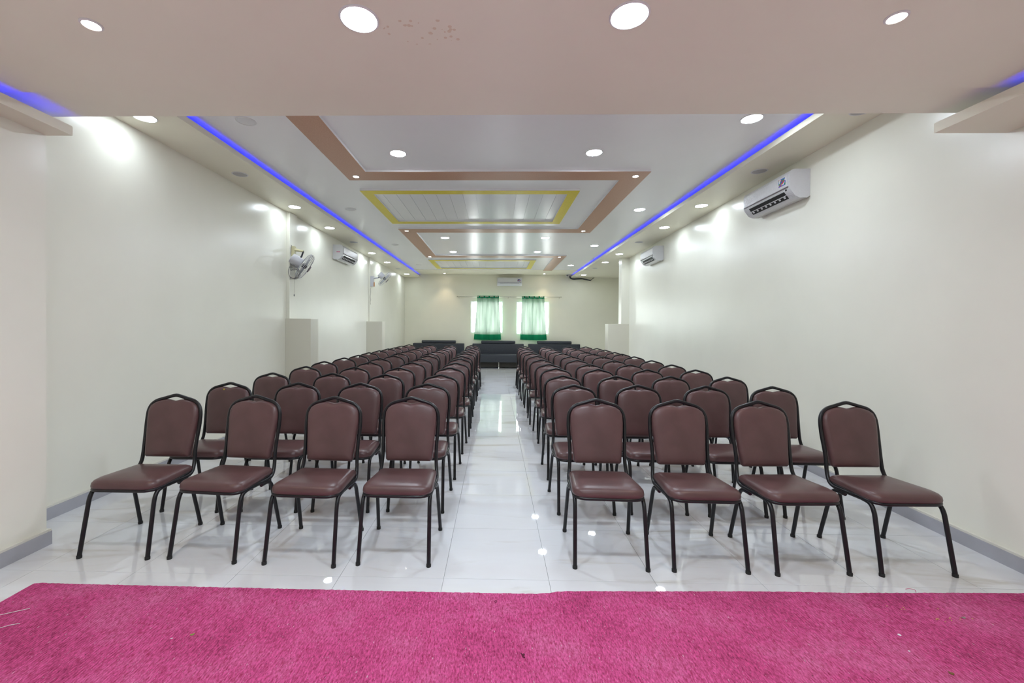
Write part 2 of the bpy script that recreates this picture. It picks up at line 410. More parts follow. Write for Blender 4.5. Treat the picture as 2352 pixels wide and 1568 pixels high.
sr.box(LXR, LXR+.012, YC+.026, YB, ZS+.012, ZS+LIP)
trim(sr, 'soffit_paint', 'cream lowered soffit along the air conditioner wall')
# stage end: lower ceiling, then the slightly higher underside of the cross beam
ZT1, ZT2 = 2.765, 2.79
struct(MB().box(-3.0, 3.3, -3.2, 2.36, ZT1, ZT1+.1).build('ceiling_stage', 'stage_paint'), 'low cream ceiling over the carpet with brown damp spots', 'ceiling')
trim(MB().prism([(-3.29, 2.36), (XR(2.36), 2.36), (XR(2.69), 2.684), (-3.29, 2.69)], ZT2, ZTOP), 'stage_paint', 'cream cross beam between carpet end and hall')
ZN = 2.66
trim(MB().box(XN, -2.746, -3.2, 2.674, ZN, ZN+.012).box(-2.758, -2.746, -3.2, 2.674, ZN+.012, ZN+.06), 'soffit_paint', 'narrow cream soffit over the carpet, fan wall side')
sn = MB().prism([(2.712, -3.2), (XR(-3.2), -3.2), (XR(2.674), 2.674), (2.712, 2.674)], ZN, ZN+.012)
sn.box(2.712, 2.724, -3.2, 2.674, ZN+.012, ZN+.06)
trim(sn, 'soffit_paint', 'cream soffit over the carpet, air conditioner wall side')
# piers and pilasters
def pier(mb, label): return struct(mb.build('wall_pier', 'pier_paint', bevel=0.004, segs=1), label, 'pier')
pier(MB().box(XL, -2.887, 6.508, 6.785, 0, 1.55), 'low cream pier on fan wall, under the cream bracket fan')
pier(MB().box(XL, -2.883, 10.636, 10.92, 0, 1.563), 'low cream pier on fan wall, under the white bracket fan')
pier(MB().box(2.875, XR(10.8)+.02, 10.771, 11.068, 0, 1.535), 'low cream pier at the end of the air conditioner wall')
def pil(mb, label): return struct(mb.build('wall_pilaster', 'wall_paint', bevel=0.003, segs=1), label, 'pilaster')
pil(MB().box(XL, -3.237, 6.533, 6.78, 1.55, ZS), 'shallow cream pilaster behind the cream bracket fan')
pil(MB().box(XL, -3.25, 10.806, 10.92, 1.563, ZS), 'shallow cream pilaster behind the white bracket fan')
pil(MB().box(3.206, XR(10.8)+.02, 10.785, 11.03, 1.535, ZS), 'cream pilaster where the air conditioner wall meets the alcove')

# brown serpentine band: seven straight runs, each lowered with white edges
BT = 0.032
def band(segs_, mt, label, inset=0.0):
    root = None
    for (xa, xb, ya, yb) in segs_:
        o = MB().box(xa, xb, ya, yb, ZM-BT+.004, ZM).build('trim_%d' % (tr[0]+1) if root is None else 'band_edge', 'panel_white', root)
        if root is None: tr[0] += 1; root = struct(o, label, 'trim')
        MB().box(xa, xb, ya, yb, ZM-BT, ZM-BT+.004).build('band_face', mt, root)
    return root
XA, XB, XC, XD = -1.872, -1.58, 1.545, 1.838
band([(XA, XB, 2.75, 5.045), (XA, XD, 5.045, 5.33), (XC, XD, 5.33, 7.995), (XA, XD, 7.995, 8.285), (XA, XB, 8.285, 10.985), (XA, XD, 10.985, 11.275), (XC, XD, 11.275, 13.86)], 'brown', 'brown laminate band zigzagging down the white ceiling')
for (xa, xb, ya, yb, lab, np_) in ((-1.876, 1.136, 5.745, 7.585, 'yellow rectangular ceiling frame, nearer the carpet', 1), (-1.887, 1.115, 11.715, 13.482, 'yellow rectangular ceiling frame, nearer the windows', 1)):
    t_ = 0.145
    band([(xa, xb, ya, ya+t_), (xa, xa+t_, ya+t_, yb-t_), (xb-t_, xb, ya+t_, yb-t_), (xa, xb, yb-t_, yb)], 'yellow', lab)
    x = xb-t_-0.138
    edges = [xb-t_]
    while x > xa+t_: edges.append(x); x -= 0.19
    edges.append(xa+t_)
    for i in range(len(edges)-1):
        MB().box(edges[i+1]+.0025, edges[i]-.0025, ya+t_, yb-t_, ZM-.007, ZM-.0005).build('ceiling_plank', 'plank_white', ce)

# ------------------------------------------------------------------ lamps
def led(x0_, x1_, ya, yb, z, label, off=None):
    o = thing('led_strip', label, 'led strip', ((x0_+x1_)/2, ya, z), group='blue cove strips')
    MB().box(-(x1_-x0_)/2, (x1_-x0_)/2, 0, yb-ya, 0.004, 0.008).build('diodes', 'led', o)
    MB().box(-(x1_-x0_)/2-.002, (x1_-x0_)/2+.002, 0, (off or yb)-ya, 0, 0.004).build('tape', 'led_off', o)
    MB().box(-.004, .004, 0, (off or yb)-ya, -.018, 0).build('holder', 'led_off', o)
led(-2.775, -2.765, 2.76, 15.05, ZS+.03, 'blue LED strip in the long hall cove, fan wall side')
led(2.7335, 2.7435, 2.76, 15.05, ZS+.03, 'blue LED strip in the long hall cove, air conditioner side')
led(-2.785, -2.775, -3.1, 2.655, ZN+.03, 'blue LED strip in the cove over the carpet, fan side')
led(2.741, 2.751, -3.1, 2.30, ZN+.03, 'blue LED strip in the cove over the carpet, air conditioner side', off=2.6)

def lamp_meshes(r):
    ring = MB().lathe([(r+.012, 0), (r+.012, -.003), (r+.004, -.0065), (r, -.004), (r, 0)], 40, cap0=False, cap1=False).mesh('ring', smooth=True)
    d = .005 if r > .05 else .004
    lens = MB().lathe([(r, -.001), (r, -.003)]+[(r*math.cos(a), -.003-d*math.sin(a)) for a in (.25, .5, .8, 1.1, 1.35)], 40).mesh('lens', smooth=40)
    return ring, lens
LM = {}
def downlight(x, y, z, label, group, kind='lens', r=0.08):
    key = (kind, r)
    if key not in LM:
        a, b = lamp_meshes(r); a.materials.append(MT['ring']); b.materials.append(MT[kind]); LM[key] = (a, b)
    t = thing('downlight' if r > .05 else 'spotlight', label, 'light', (x, y, z), 0, group)
    link('trim_ring', LM[key][0], None, t); link('lens', LM[key][1], None, t)
    if kind == 'lens_warm':
        ld = bpy.data.lights.new('spot_beam', 'SPOT'); ld.energy = SPOT_W; ld.color = (1.0, 0.80, 0.58)
        ld.spot_size = math.radians(84); ld.spot_blend = 0.7; ld.shadow_soft_size = 0.025
        lo = bpy.data.objects.new('spot_beam', ld); COL.objects.link(lo); lo.parent = t; lo.location = (0, 0, -.012)
for i, y in enumerate((3.566, 6.265, 7.596, 10.208, 11.657, 14.255)):
    downlight(-3.03, y, ZS, '%s lit round downlight along fan wall soffit, counted from the carpet' % ORD[i], 'lit soffit downlights, fan wall', 'lens_soffit')
for i, y in enumerate((6.183, 7.517, 10.223, 11.52, 14.292)):
    downlight(2.98, y, ZS, '%s lit round downlight along air conditioner wall soffit, counted from the carpet' % ORD[i], 'lit soffit downlights, air conditioner wall', 'lens_soffit')
for i, y in enumerate((4.915, 8.891, 12.97)):
    downlight(-3.03, y, ZS, '%s dead grey downlight along fan wall soffit, counted from the carpet' % ORD[i], 'unlit soffit downlights', 'lens_off', 0.075)
for i, y in enumerate((3.50, 4.834, 8.817, 12.709)):
    downlight(2.975, y, ZS, '%s dead grey downlight along air conditioner wall soffit, counted from the carpet' % ORD[i], 'unlit soffit downlights', 'lens_off', 0.072)
for i, (x, y) in enumerate(((-1.075, 4.577), (1.05, 4.564), (-1.082, 8.92), (1.034, 8.897), (-1.076, 10.574), (1.032, 10.539))):
    downlight(x, y, ZM, 'lit round downlight inside the brown band, %s pair from the carpet, %s side' % (ORD[i//2], 'fan' if x < 0 else 'air conditioner'), 'lit downlights in the middle of the ceiling')
for i, (x, y) in enumerate(((2.289, 3.836), (2.284, 6.758), (2.265, 9.734), (2.272, 12.806))):
    downlight(x, y, ZM, '%s lit downlight between brown band and air conditioner side cove, from the carpet' % ORD[i], 'lit downlights beside the brown band', 'lens_side')
for i, (x, y) in enumerate(((-2.32, 3.851), (-2.353, 6.748), (-2.335, 9.668), (-2.351, 12.785))):
    downlight(x, y, ZM, '%s dead white downlight between brown band and fan side cove, from the carpet' % ORD[i], 'unlit downlights beside the brown band', 'lens_off_white', 0.075)
for i, (x, y) in enumerate(((-1.741, 5.191), (1.700, 5.187), (-1.736, 8.133), (1.675, 8.118), (-1.754, 11.135), (1.672, 11.135))):
    downlight(x, y, ZM-BT, 'small warm spot set in the brown band, %s crossing from carpet, %s side' % (ORD[i//2], 'fan' if x < 0 else 'air conditioner'), 'small warm spots in the brown band', 'lens_warm', 0.032)
for x in (-1.809, 1.699):
    downlight(x, 14.79, ZM-.006, 'small warm spot near the window wall, %s side' % ('fan' if x < 0 else 'air conditioner'), 'small warm spots by the windows', 'lens_warm', 0.032)
for x, y in ((-0.597, 1.811), (0.559, 1.804)):
    downlight(x, y, ZT1, 'large round downlight over the carpet, %s side' % ('fan' if x < 0 else 'air conditioner'), 'large downlights over the carpet', 'lens_stage', 0.072)
for x, y in ((-1.795, 1.831), (1.692, 1.828)):
    downlight(x, y, ZT1, 'small warm spotlight over the carpet, %s wall side' % ('fan' if x < 0 else 'air conditioner'), 'small warm spots over the carpet', 'lens_warm', 0.030)
for x, y in ((-0.6, 0.2), (0.56, 0.2), (-0.6, -1.4), (0.56, -1.4)):  # extra downlights out of view, added to light the carpet end
    downlight(x, y, ZT1, 'added unseen downlight to brighten the carpet end, %s row, %s side' % ('middle' if y > 0 else 'rear', 'fan' if x < 0 else 'air conditioner'), 'large downlights over the carpet', 'lens_stage', 0.072)

# ------------------------------------------------------------------ carpet
cp = MB()
edge = [(-2.52, 0.45), (3.04, 0.47)]
far = [(3.05, 2.342), (2.893, 2.337), (2.4, 2.325), (1.93, 2.309), (1.6, 2.309), (1.344, 2.304), (0.9, 2.29), (0.42, 2.277), (0.35, 2.271), (0.30, 2.256), (0.22, 2.248), (-0.314, 2.246), (-1.2, 2.249), (-1.995, 2.253), (-2.51, 2.257), (-2.536, 2.25)]
loop = []
pts_ = edge+far
for i in range(len(pts_)):
    a, b = pts_[i], pts_[(i+1) % len(pts_)]
    n = max(1, int(math.dist(a, b)/0.012)) if (i >= 2 and i < len(pts_)-1) else max(1, int(math.dist(a, b)/0.05))
    for k in range(n):
        t = k/n; x = a[0]+(b[0]-a[0])*t; y = a[1]+(b[1]-a[1])*t
        if 2 <= i: x += random.uniform(-.0015, .0015); y += random.uniform(-.0025, .0025)
        loop.append((x, y))
cp.prism(loop, 0.0005, 0.009)
tag(cp.build('carpet', 'carpet'), 'dusty magenta pink carpet lying in front of the chairs', 'carpet')

# ------------------------------------------------------------------ chairs
FX, FYF, FYR = 0.214, -0.222, 0.232
def leg_tube(path, r=0.0125): return MB().tube(path, r, 10)
def chair_meshes():
    D = {}
    # continuous back hoop: from seat rail, up the upright, over the pointed top and down again
    half = [(-.206, -.075, .398), (-.206, .165, .388), (-.192, .212, .455), (-.187, .226, .56), (-.198, .262, .74), (-.193, .276, .835), (-.150, .283, .884), (0, .289, .924)]
    a = bez(half, [.055, .05, .07, .06, .05, .035], 5)
    b = [Vector((-p.x, p.y, p.z)) for p in reversed(a)]
    apex = [Vector((-.018, .2885, .9215)), Vector((0, .289, .924)), Vector((.018, .2885, .9215))]
    D['back_frame'] = (MB().tube(a[:-1]+apex+b[1:], 0.0122, 10), 'black_tube')
    for s_, nm in ((-1, 'l'), (1, 'r')):
        p = bez([(s_*.206, -.07, .398), (s_*.207, -.155, .392), (s_*FX, FYF, .012)], [.075], 7)
        D['fleg'+nm] = (leg_tube(p, 0.0125), 'black_tube')
        p = bez([(s_*.205, .045, .374), (s_*.207, .145, .374), (s_*(FX+.006), FYR, .012)], [.06], 7)
        D['rleg'+nm] = (leg_tube(p, 0.0125), 'black_tube')
        for q, y in (('f', FYF), ('r', FYR)):
            xx = s_*(FX if q == 'f' else FX+.006)
            D['cap'+q+nm] = (MB().lathe([(.0145, 0), (.0145, .016), (.0135, .018)], 10, Matrix.Translation((xx, y, 0))), 'black_rubber')
    # seat outline
    def seat_outline(k, inset=0.0):
        pts = []
        cs = [(-.198, .193, .02), (.198, .193, .02), (.224, -.188, .095), (-.224, -.188, .095)]
        poly = [Vector((x, y, 0)) for x, y, _ in cs]
        n = len(poly)
        for i in range(n):
            p0, p1, p2 = poly[i-1], poly[i], poly[(i+1) % n]; rr = cs[i][2]
            a_ = p1+(p0-p1).normalized()*rr; b_ = p1+(p2-p1).normalized()*rr
            for q in range(k+1):
                t = q/k; pts.append(a_*(1-t)**2+p1*2*t*(1-t)+b_*t*t)
            # straight run
            a2 = p2+(p1-p2).normalized()*cs[(i+1) % n][2]
            for q in (1, 2, 3): pts.append(b_.lerp(a2, q/4))
        return pts
    so = seat_outline(6)
    D['seat_frame'] = (MB().tube([p*0.965+Vector((0, 0, .402)) for p in so], 0.0105, 8, closed=True), 'black_tube')
    seat = MB(); k = len(so)
    rings = [(0.90, .404), (0.975, .406), (1.0, .413), (1.006, .424), (0.99, .439), (0.95, .450), (0.87, .4595), (0.70, .467), (0.45, .4715), (0.2, .473)]
    for sc, z in rings:
        for p in so: seat.v.append((p.x*sc, p.y*sc, z + (0.0 if sc > .99 else -0.004*(p.y*sc/.19))))
    for i in range(len(rings)-1):
        for j in range(k):
            j2 = (j+1) % k; seat.f.append((i*k+j, i*k+j2, (i+1)*k+j2, (i+1)*k+j))
    seat.f.append(tuple(reversed(range(k)))); seat.f.append(tuple((len(rings)-1)*k+j for j in range(k)))
    D['seat'] = (seat, 'vinyl')
    # backrest outline in the leaning plane (x, z); y follows the uprights
    L = [(-.163, .508), (-.170, .60), (-.179, .70), (-.184, .77), (-.181, .825), (-.166, .857), (-.140, .876), (-.105, .888), (-.065, .895), (-.035, .892), (0, .884)]
    bo = [Vector((x, 0, z)) for x, z in L]+[Vector((-x, 0, z)) for x, z in reversed(L[:-1])]
    bo += [Vector((x, 0, .497)) for x in (.150, .08, 0, -.08, -.150)]
    def ylean(z):
        K = [(.45, .208), (.56, .226), (.74, .262), (.835, .276), (.924, .289)]
        for (z0_, q0), (z1_, q1) in zip(K, K[1:]):
            if z <= z1_: return q0+(q1-q0)*(z-z0_)/(z1_-z0_)
        return K[-1][1]
    cen = Vector((0, 0, .69)); bk = MB(); k = len(bo)
    prof = [(0.90, .016), (0.965, .014), (1.0, .004), (1.003, -.006), (0.985, -.020), (0.94, -.0285), (0.86, -.034), (0.72, -.038), (0.5, -.041), (0.25, -.0425)]
    for sc, dy in prof:
        for p in bo:
            q = cen+(p-cen)*sc; bk.v.append((q.x, ylean(q.z)+dy, q.z))
    for i in range(len(prof)-1):
        for j in range(k):
            j2 = (j+1) % k; bk.f.append((i*k+j, i*k+j2, (i+1)*k+j2, (i+1)*k+j))
    bk.f.append(tuple(reversed(range(k)))); bk.f.append(tuple((len(prof)-1)*k+j for j in range(k)))
    D['backrest'] = (bk, 'vinyl')
    return D
CM = {}
for k_, (mb, mt) in chair_meshes().items():
    me = mb.mesh(k_, smooth=60); me.materials.append(MT[mt]); CM[k_] = me
def chair(x, y, rz, label, group, caps):
    t = thing('banquet_chair', label, 'chair', (x, y, 0), rz, group)
    for nm in ('seat', 'backrest', 'back_frame', 'seat_frame'): link(nm, CM[nm], None, t)
    for q in 'fr':
        for s_ in 'lr':
            lg = link('leg', CM[q+'leg'+s_], None, t)
            if caps: link('rubber_foot', CM['cap'+q+s_], None, lg)
    return t
# where the top of every backrest stands (x, y), row by row from the carpet
ROWS = {
 ('fan', 4): [(-2.34, 3.03), (-2.35, 3.68), (-2.39, 4.46), (-2.37, 5.21), (-2.45, 5.97), (-2.42, 6.68), (-2.4, 7.33), (-2.44, 8.07), (-2.43, 8.76), (-2.43, 9.49), (-2.41, 10.06), (-2.44, 10.9), (-2.42, 11.73)],
 ('fan', 3): [(-1.74, 3.02), (-1.75, 3.7), (-1.75, 4.48), (-1.75, 5.19), (-1.78, 5.92), (-1.84, 6.66), (-1.77, 7.27), (-1.83, 7.94), (-1.82, 8.69), (-1.83, 9.44), (-1.82, 10.11), (-1.82, 10.81), (-1.83, 11.68)],
 ('fan', 2): [(-1.15, 2.99), (-1.2, 3.72), (-1.16, 4.43), (-1.19, 5.18), (-1.18, 5.94), (-1.19, 6.65), (-1.18, 7.35), (-1.25, 7.99), (-1.21, 8.64), (-1.21, 9.37), (-1.22, 9.99), (-1.19, 10.74), (-1.27, 11.66)],
 ('fan', 1): [(-0.6, 3.01), (-0.6, 3.74), (-0.58, 4.45), (-0.57, 5.24), (-0.56, 5.94), (-0.57, 6.71), (-0.59, 7.31), (-0.58, 8.09), (-0.58, 8.71), (-0.59, 9.47), (-0.56, 10.09), (-0.59, 10.86), (-0.64, 11.77)],
 ('air conditioner', 1): [(0.72, 3.01), (0.7, 3.74), (0.72, 4.47), (0.76, 5.26), (0.75, 5.86), (0.74, 6.65), (0.74, 7.49), (0.74, 8.24), (0.72, 8.87), (0.74, 9.74), (0.73, 10.35), (0.78, 11.22)],
 ('air conditioner', 2): [(1.29, 3.0), (1.27, 3.76), (1.28, 4.46), (1.27, 5.2), (1.32, 5.9), (1.29, 6.64), (1.35, 7.5), (1.34, 8.3), (1.31, 8.87), (1.35, 9.76), (1.31, 10.42), (1.35, 11.19)],
 ('air conditioner', 3): [(1.85, 2.99), (1.86, 3.74), (1.85, 4.47), (1.87, 5.2), (1.88, 5.9), (1.87, 6.62), (1.91, 7.48), (1.91, 8.23), (1.9, 8.81), (1.92, 9.77), (1.94, 10.34), (1.96, 11.18)],
 ('air conditioner', 4): [(2.47, 3.0), (2.44, 3.74), (2.44, 4.46), (2.46, 5.2), (2.46, 5.9), (2.46, 6.65), (2.47, 7.51), (2.47, 8.25), (2.48, 8.78), (2.51, 9.67), (2.5, 10.39), (2.41, 11.23)]}
FRONT = {('fan', 4): 0.0, ('fan', 3): -.085, ('fan', 2): -.04, ('fan', 1): -.01, ('air conditioner', 1): -.04, ('air conditioner', 2): -.016, ('air conditioner', 3): .04, ('air conditioner', 4): .02}
WHERE = {1: 'on the aisle', 2: 'second from aisle', 3: 'third from aisle', 4: 'next to wall'}
for (side, colm), pts_ in ROWS.items():
    for i, (ax, ay) in enumerate(pts_):
        rz = FRONT[(side, colm)] if i == 0 else random.uniform(-.028, .028)
        x = ax + math.sin(rz)*.287; y = ay - math.cos(rz)*.287
        lab = 'brown chair %s, %s row from carpet, %s side' % (WHERE[colm], ORD[i], side)
        ch = chair(x, y, rz, lab, 'brown chairs, %s side block' % side, i < 4)
        if (side, colm, i) == ('fan', 4, 1):
            bk_ = [q for q in ch.children if q.name.startswith('backrest')][0]
            MB().box(-.037, -.031, .246, .2485, .870, .882).build('yellow_mark', 'yellow', bk_)

# ------------------------------------------------------------------ sofas
def sofa(x0_, x1_, label):
    w_ = x1_-x0_; t = thing('sofa', label, 'sofa', ((x0_+x1_)/2, 14.8, 0), 0, 'dark sofas under the windows')
    h = w_/2
    MB().box(-h, h, -.30, .14, .215, .49).build('seat', 'sofa', t, smooth=40, bevel=.03, segs=3)
    MB().box(-h, h, .12, .31, .24, .845).build('backrest', 'sofa', t, smooth=40, bevel=.022, segs=3)
    MB().box(-h+.31, h-.30, .13, .27, .848, .952).build('headrest', 'sofa', t, smooth=40, bevel=.035, segs=3)
    MB().box(-h+.03, h-.03, -.05, .29, .03, .235).build('base', 'sofa_base', t)
    for x in (-h+.08, .03, h-.08):
        MB().lathe([(.021, 0), (.021, .006), (.016, .012), (.016, .215)], 14, Matrix.Translation((x, -.16, 0))).build('leg', 'chrome', t, smooth=40)
sofa(-2.945, -1.114, 'charcoal armless sofa with headrest, nearest the fan wall')
sofa(-0.818, 1.010, 'charcoal armless sofa with headrest, at the end of the aisle')
sofa(1.173, 3.007, 'charcoal armless sofa with headrest, nearest the alcove')

# ------------------------------------------------------------------ air conditioners
def aircon(name, label, loc, rz, w_, film, open_vane, sticker='none'):
    """local frame: back on y=0, front towards -y, width along x, z from 0 (bottom)"""
    t = thing(name, label, 'air conditioner', loc, rz, 'wall air conditioners')
    h = w_/2; H_ = 0.295; D_ = 0.205
    # section (y, z): flat back, rounded nose, sloping outlet underneath
    sec = [(0, 0.02), (0, H_), (-.15, H_), (-.185, H_-.012), (-D_, H_-.045), (-D_, .118), (-D_+.012, .085), (-.145, .022), (-.10, 0.0), (-.03, 0.0)]
    def ext(sec_, xa, xb):
        mb = MB(); k = len(sec_)
        mb.v += [(xa, y, z) for y, z in sec_]+[(xb, y, z) for y, z in sec_]
        mb.f.append(tuple(range(k))); mb.f.append(tuple(k+i for i in reversed(range(k))))
        for i in range(k):
            j = (i+1) % k; mb.f.append((i, k+i, k+j, j))
        return mb
    body = 'ac_film' if film else 'ac_white'
    ext(sec, -h+.012, h-.012).build('body', body, t, smooth=35)
    for s_ in (-1, 1):
        sc = [(y-.002 if y < -.1 else y, z) for y, z in sec]
        xa, xb = (-h, -h+.014) if s_ < 0 else (h-.014, h)
        ext(sc, xa, xb).build('end_cap', 'ac_white' if s_ < 0 else body, t, smooth=35)
    MB().box(-h+.02, h-.02, -D_-.009, -D_+.001, .122, H_-.05).build('front_panel', body, t, bevel=.004, segs=2)
    MB().box(-h+.02, h-.02, -D_-.0095, -D_+.001, .113, .121).build('trim_line', 'ac_line', t)
    # outlet on the slope
    a = Vector((0, -D_+.012, .085)); b = Vector((0, -.145, .022)); dirv = (b-a).normalized(); nrm = Vector((0, -dirv.z, dirv.y))
    if nrm.z > 0: nrm = -nrm
    def slat(u0, u1, off, thick, xa, xb, nm, mt):
        mb = MB(); P = []
        for x in (xa, xb):
            for u, o_ in ((u0, off), (u1, off), (u1, off+thick), (u0, off+thick)):
                q = a+dirv*u+nrm*o_; P.append((x, q.y, q.z))
        mb.v = P; mb.f = [(0, 1, 2, 3), (7, 6, 5, 4), (0, 4, 5, 1), (1, 5, 6, 2), (2, 6, 7, 3), (3, 7, 4, 0)]
        return mb.build(nm, mt, t)
    ow = h-.10
    slat(-.004, .082, .0005, .002, -ow, ow, 'outlet', 'ac_dark')
    if open_vane:
        slat(.036, .043, .003, .006, -ow, ow, 'vane', 'ac_white')
        for k_ in range(8):
            x = -ow+.04+k_*(2*ow-.08)/7
            slat(.046, .066, .003, .004, x-.012, x+.012, 'vane_fin', 'ac_white')
    else:
        slat(.002, .076, .003, .006, -ow-.01, ow+.01, 'vane', 'ac_white')
    MB().box(ow+.03, ow+.045, -D_+.001, -D_+.008, .088, .102).build('sensor', 'ac_dark', t)
    if sticker != 'none':
        sx = h-.16 if sticker == 'right' else -h+.05
        MB().box(sx, sx+.11, -D_-.0105, -D_-.0088, .150 if sticker == 'right' else .14, .228).build('sticker', 'sticker', t)
    return t
ang = math.atan(0.0313)
aircon('air_conditioner', 'film wrapped white air conditioner with coloured sticker, closest to the carpet', (XR(4.8), 4.79, 2.785), -PI/2-ang, 0.84, True, True, 'right')
aircon('air_conditioner', 'white air conditioner high on wall, nearest the alcove pilaster', (XR(8.83), 8.83, 2.785), -PI/2-ang, 0.80, True, True)
ac = aircon('air_conditioner', 'white air conditioner with pink logo, between the two wall fans', (XL, 8.865, 2.785), PI/2, 0.90, True, True)
for (y_, z_, w_, h_) in ((-.085, .150, .016, .020), (-.103, .150, .014, .020), (-.121, .150, .014, .020), (-.139, .150, .016, .020)):
    MB().box(-.4512, -.4500, y_-w_/2, y_+w_/2, z_-h_/2, z_+h_/2).build('logo', 'pink_print', ac)
aircon('air_conditioner', 'white air conditioner mounted over the two windows', (0.491, YB, 2.915), 0, 0.88, False, False, 'right')

# ------------------------------------------------------------------ wall fans
def fan(label, loc, bracket_mt, head, nrm, bracket, arm_end, motor_r=0.07, motor_l=0.15):
    t = thing('wall_fan', label, 'fan', loc, 0, 'wall fans')
    L = lambda p: Vector(p)-Vector(loc)
    # bracket plate and arm
    x0_, x1_, y0_, y1_, z0_, z1_ = bracket
    MB().box(x0_-loc[0], x1_-loc[0], y0_-loc[1], y1_-loc[1], z0_-loc[2], z1_-loc[2]).build('wall_bracket', bracket_mt, t, bevel=.006)
    p0 = Vector((x1_-loc[0]-.01, 0, z1_-loc[2]-.055)); p1 = L(arm_end)
    MB().tube([p0, p0.lerp(p1, .5), p1], [.032, .026, .022], 12, flat=.8).build('arm', bracket_mt, t, smooth=40)
    n = Vector(nrm).normalized(); C_ = L(head)
    Mx = Matrix.Translation(C_) @ n.to_track_quat('Z', 'Y').to_matrix().to_4x4()
    MB().tube([p1, p1.lerp(Mx @ Vector((0, 0, -.13)), .5)+Vector((.02, 0, 0)), Mx @ Vector((0, 0, -.13))], .013, 10).build('tilt_joint', 'dark_plastic', t, smooth=40)
    MB().lathe([(motor_r*.80, -.06-motor_l), (motor_r*.95, -.055-motor_l), (motor_r, -.05-motor_l+.02), (motor_r, -.075), (motor_r*.9, -.06)], 24, Mx).build('motor', 'fan_white', t, smooth=50)
    MB().lathe([(.035, -.045), (.04, -.01), (.03, .02), (.012, .03)], 18, Mx).build('hub', 'dark_plastic', t, smooth=50)
    for k_ in range(3):
        a0 = k_*2*PI/3+.5; mb = MB(); NU, NV = 7, 5
        for i in range(NU):
            u = i/(NU-1); r = .03+.155*u; wv_ = .35+.75*math.sin(min(1, u*1.15)*PI*.62)
            for j in range(NV):
                v_ = (j/(NV-1)-.5)
                a = a0+v_*wv_*1.1+u*.25
                mb.v.append(tuple(Mx @ Vector((r*math.cos(a), r*math.sin(a), -v_*.045-.002))))
        for i in range(NU-1):
            for j in range(NV-1): mb.f.append((i*NV+j, i*NV+j+1, (i+1)*NV+j+1, (i+1)*NV+j))
        q = len(mb.v); mb.v += [tuple(Vector(p)+n*-.003) for p in mb.v[:q]]
        mb.f += [tuple(q+i for i in reversed(f)) for f in mb.f[:]]
        mb.build('blade', 'fan_blade', t, smooth=True)
    g = MB(); RG = .222
    for rr, zz in ((RG, .0), (RG*.985, .022), (RG*.985, -.022)):
        g.tube([Mx @ Vector((rr*math.cos(2*PI*i/40), rr*math.sin(2*PI*i/40), zz)) for i in range(40)], .0055 if zz == 0 else .003, 6, closed=True)
    for i in range(48):
        a = 2*PI*i/48
        for sgn, dep in ((1, .068), (-1, .062)):
            pts = [(.045, dep), (.12, dep*.97), (.18, dep*.8), (.212, dep*.45), (RG, .012)]
            g.tube([Mx @ Vector((r*math.cos(a), r*math.sin(a), sgn*z)) for r, z in pts], .0011, 4, caps=False)
    g.build('guard', 'wire', t, smooth=True)
    MB().lathe([(.050, .064), (.056, .074), (.050, .086), (.012, .090)], 20, Mx).build('badge', 'badge', t, smooth=40)
    return t
f1 = fan('white fan on cream bracket with coiled cable, above pier nearer the carpet', (-3.237, 6.62, 2.60), 'fan_cream', (-3.055, 6.66, 2.385), (.78, .36, -.55), (-3.237, -3.19, 6.585, 6.655, 2.50, 2.70), (-3.06, 6.62, 2.62), .088, .175)
MB().tube(bez([(.03, .0, -.22), (.032, .0, -.4), (.03, .002, -.66)], .05), .0022, 6).build('pull_cord', 'cord', f1)
MB().lathe([(.003, -.66), (.007, -.668), (.006, -.69), (.002, -.695)], 8, Matrix.Translation((.03, .002, 0))).build('cord_bead', 'dark_plastic', f1)
f2 = fan('white fan on white bracket tilted down, above pier nearer the windows', (-3.25, 10.86, 2.62), 'fan_white', (-2.89, 10.9, 2.675), (.70, .25, -.67), (-3.25, -3.17, 10.83, 10.89, 2.47, 2.74), (-3.05, 10.86, 2.70), .075, .13)
MB().box(.082, .10, -.02, .02, -.15, -.04).build('switch_wire', 'orange', f2)
# loose cable hanging beside each fan
cc = MB()
for k_ in range(5):
    rx, rz_ = .075+.012*k_ % .03, .105-.008*k_; ph = random.random()
    cc.tube([(.045+math.cos(2*PI*(i/26+ph))*rx, .012*k_-.03, math.sin(2*PI*(i/26+ph))*rz_+random.uniform(-.004, .004)-.01*k_) for i in range(26)], .0042, 6, closed=True)
cc.tube(bez([(.0, 0, .10), (-.02, .01, .22), (-.005, 0, .33), (.0, .01, .42)], .06), .004, 6)
o = cc.build('cable_coil', 'cable_grey', None, smooth=True); o.location = (-3.225, 6.56, 2.29)
tag(o, 'coil of loose grey cable hanging beneath the cream fan bracket', 'cable')
o = MB().tube(bez([(0, 0, 0), (.006, 0, -.12), (-.004, 0, -.24), (.012, 0, -.30), (-.006, 0, -.36), (.006, 0, -.42)], .05), .006, 6).build('cable_tail', 'cord', None, smooth=True)
o.location = (-3.235, 10.795, 2.42); tag(o, 'loose cable tail hanging below the white fan bracket', 'cable')

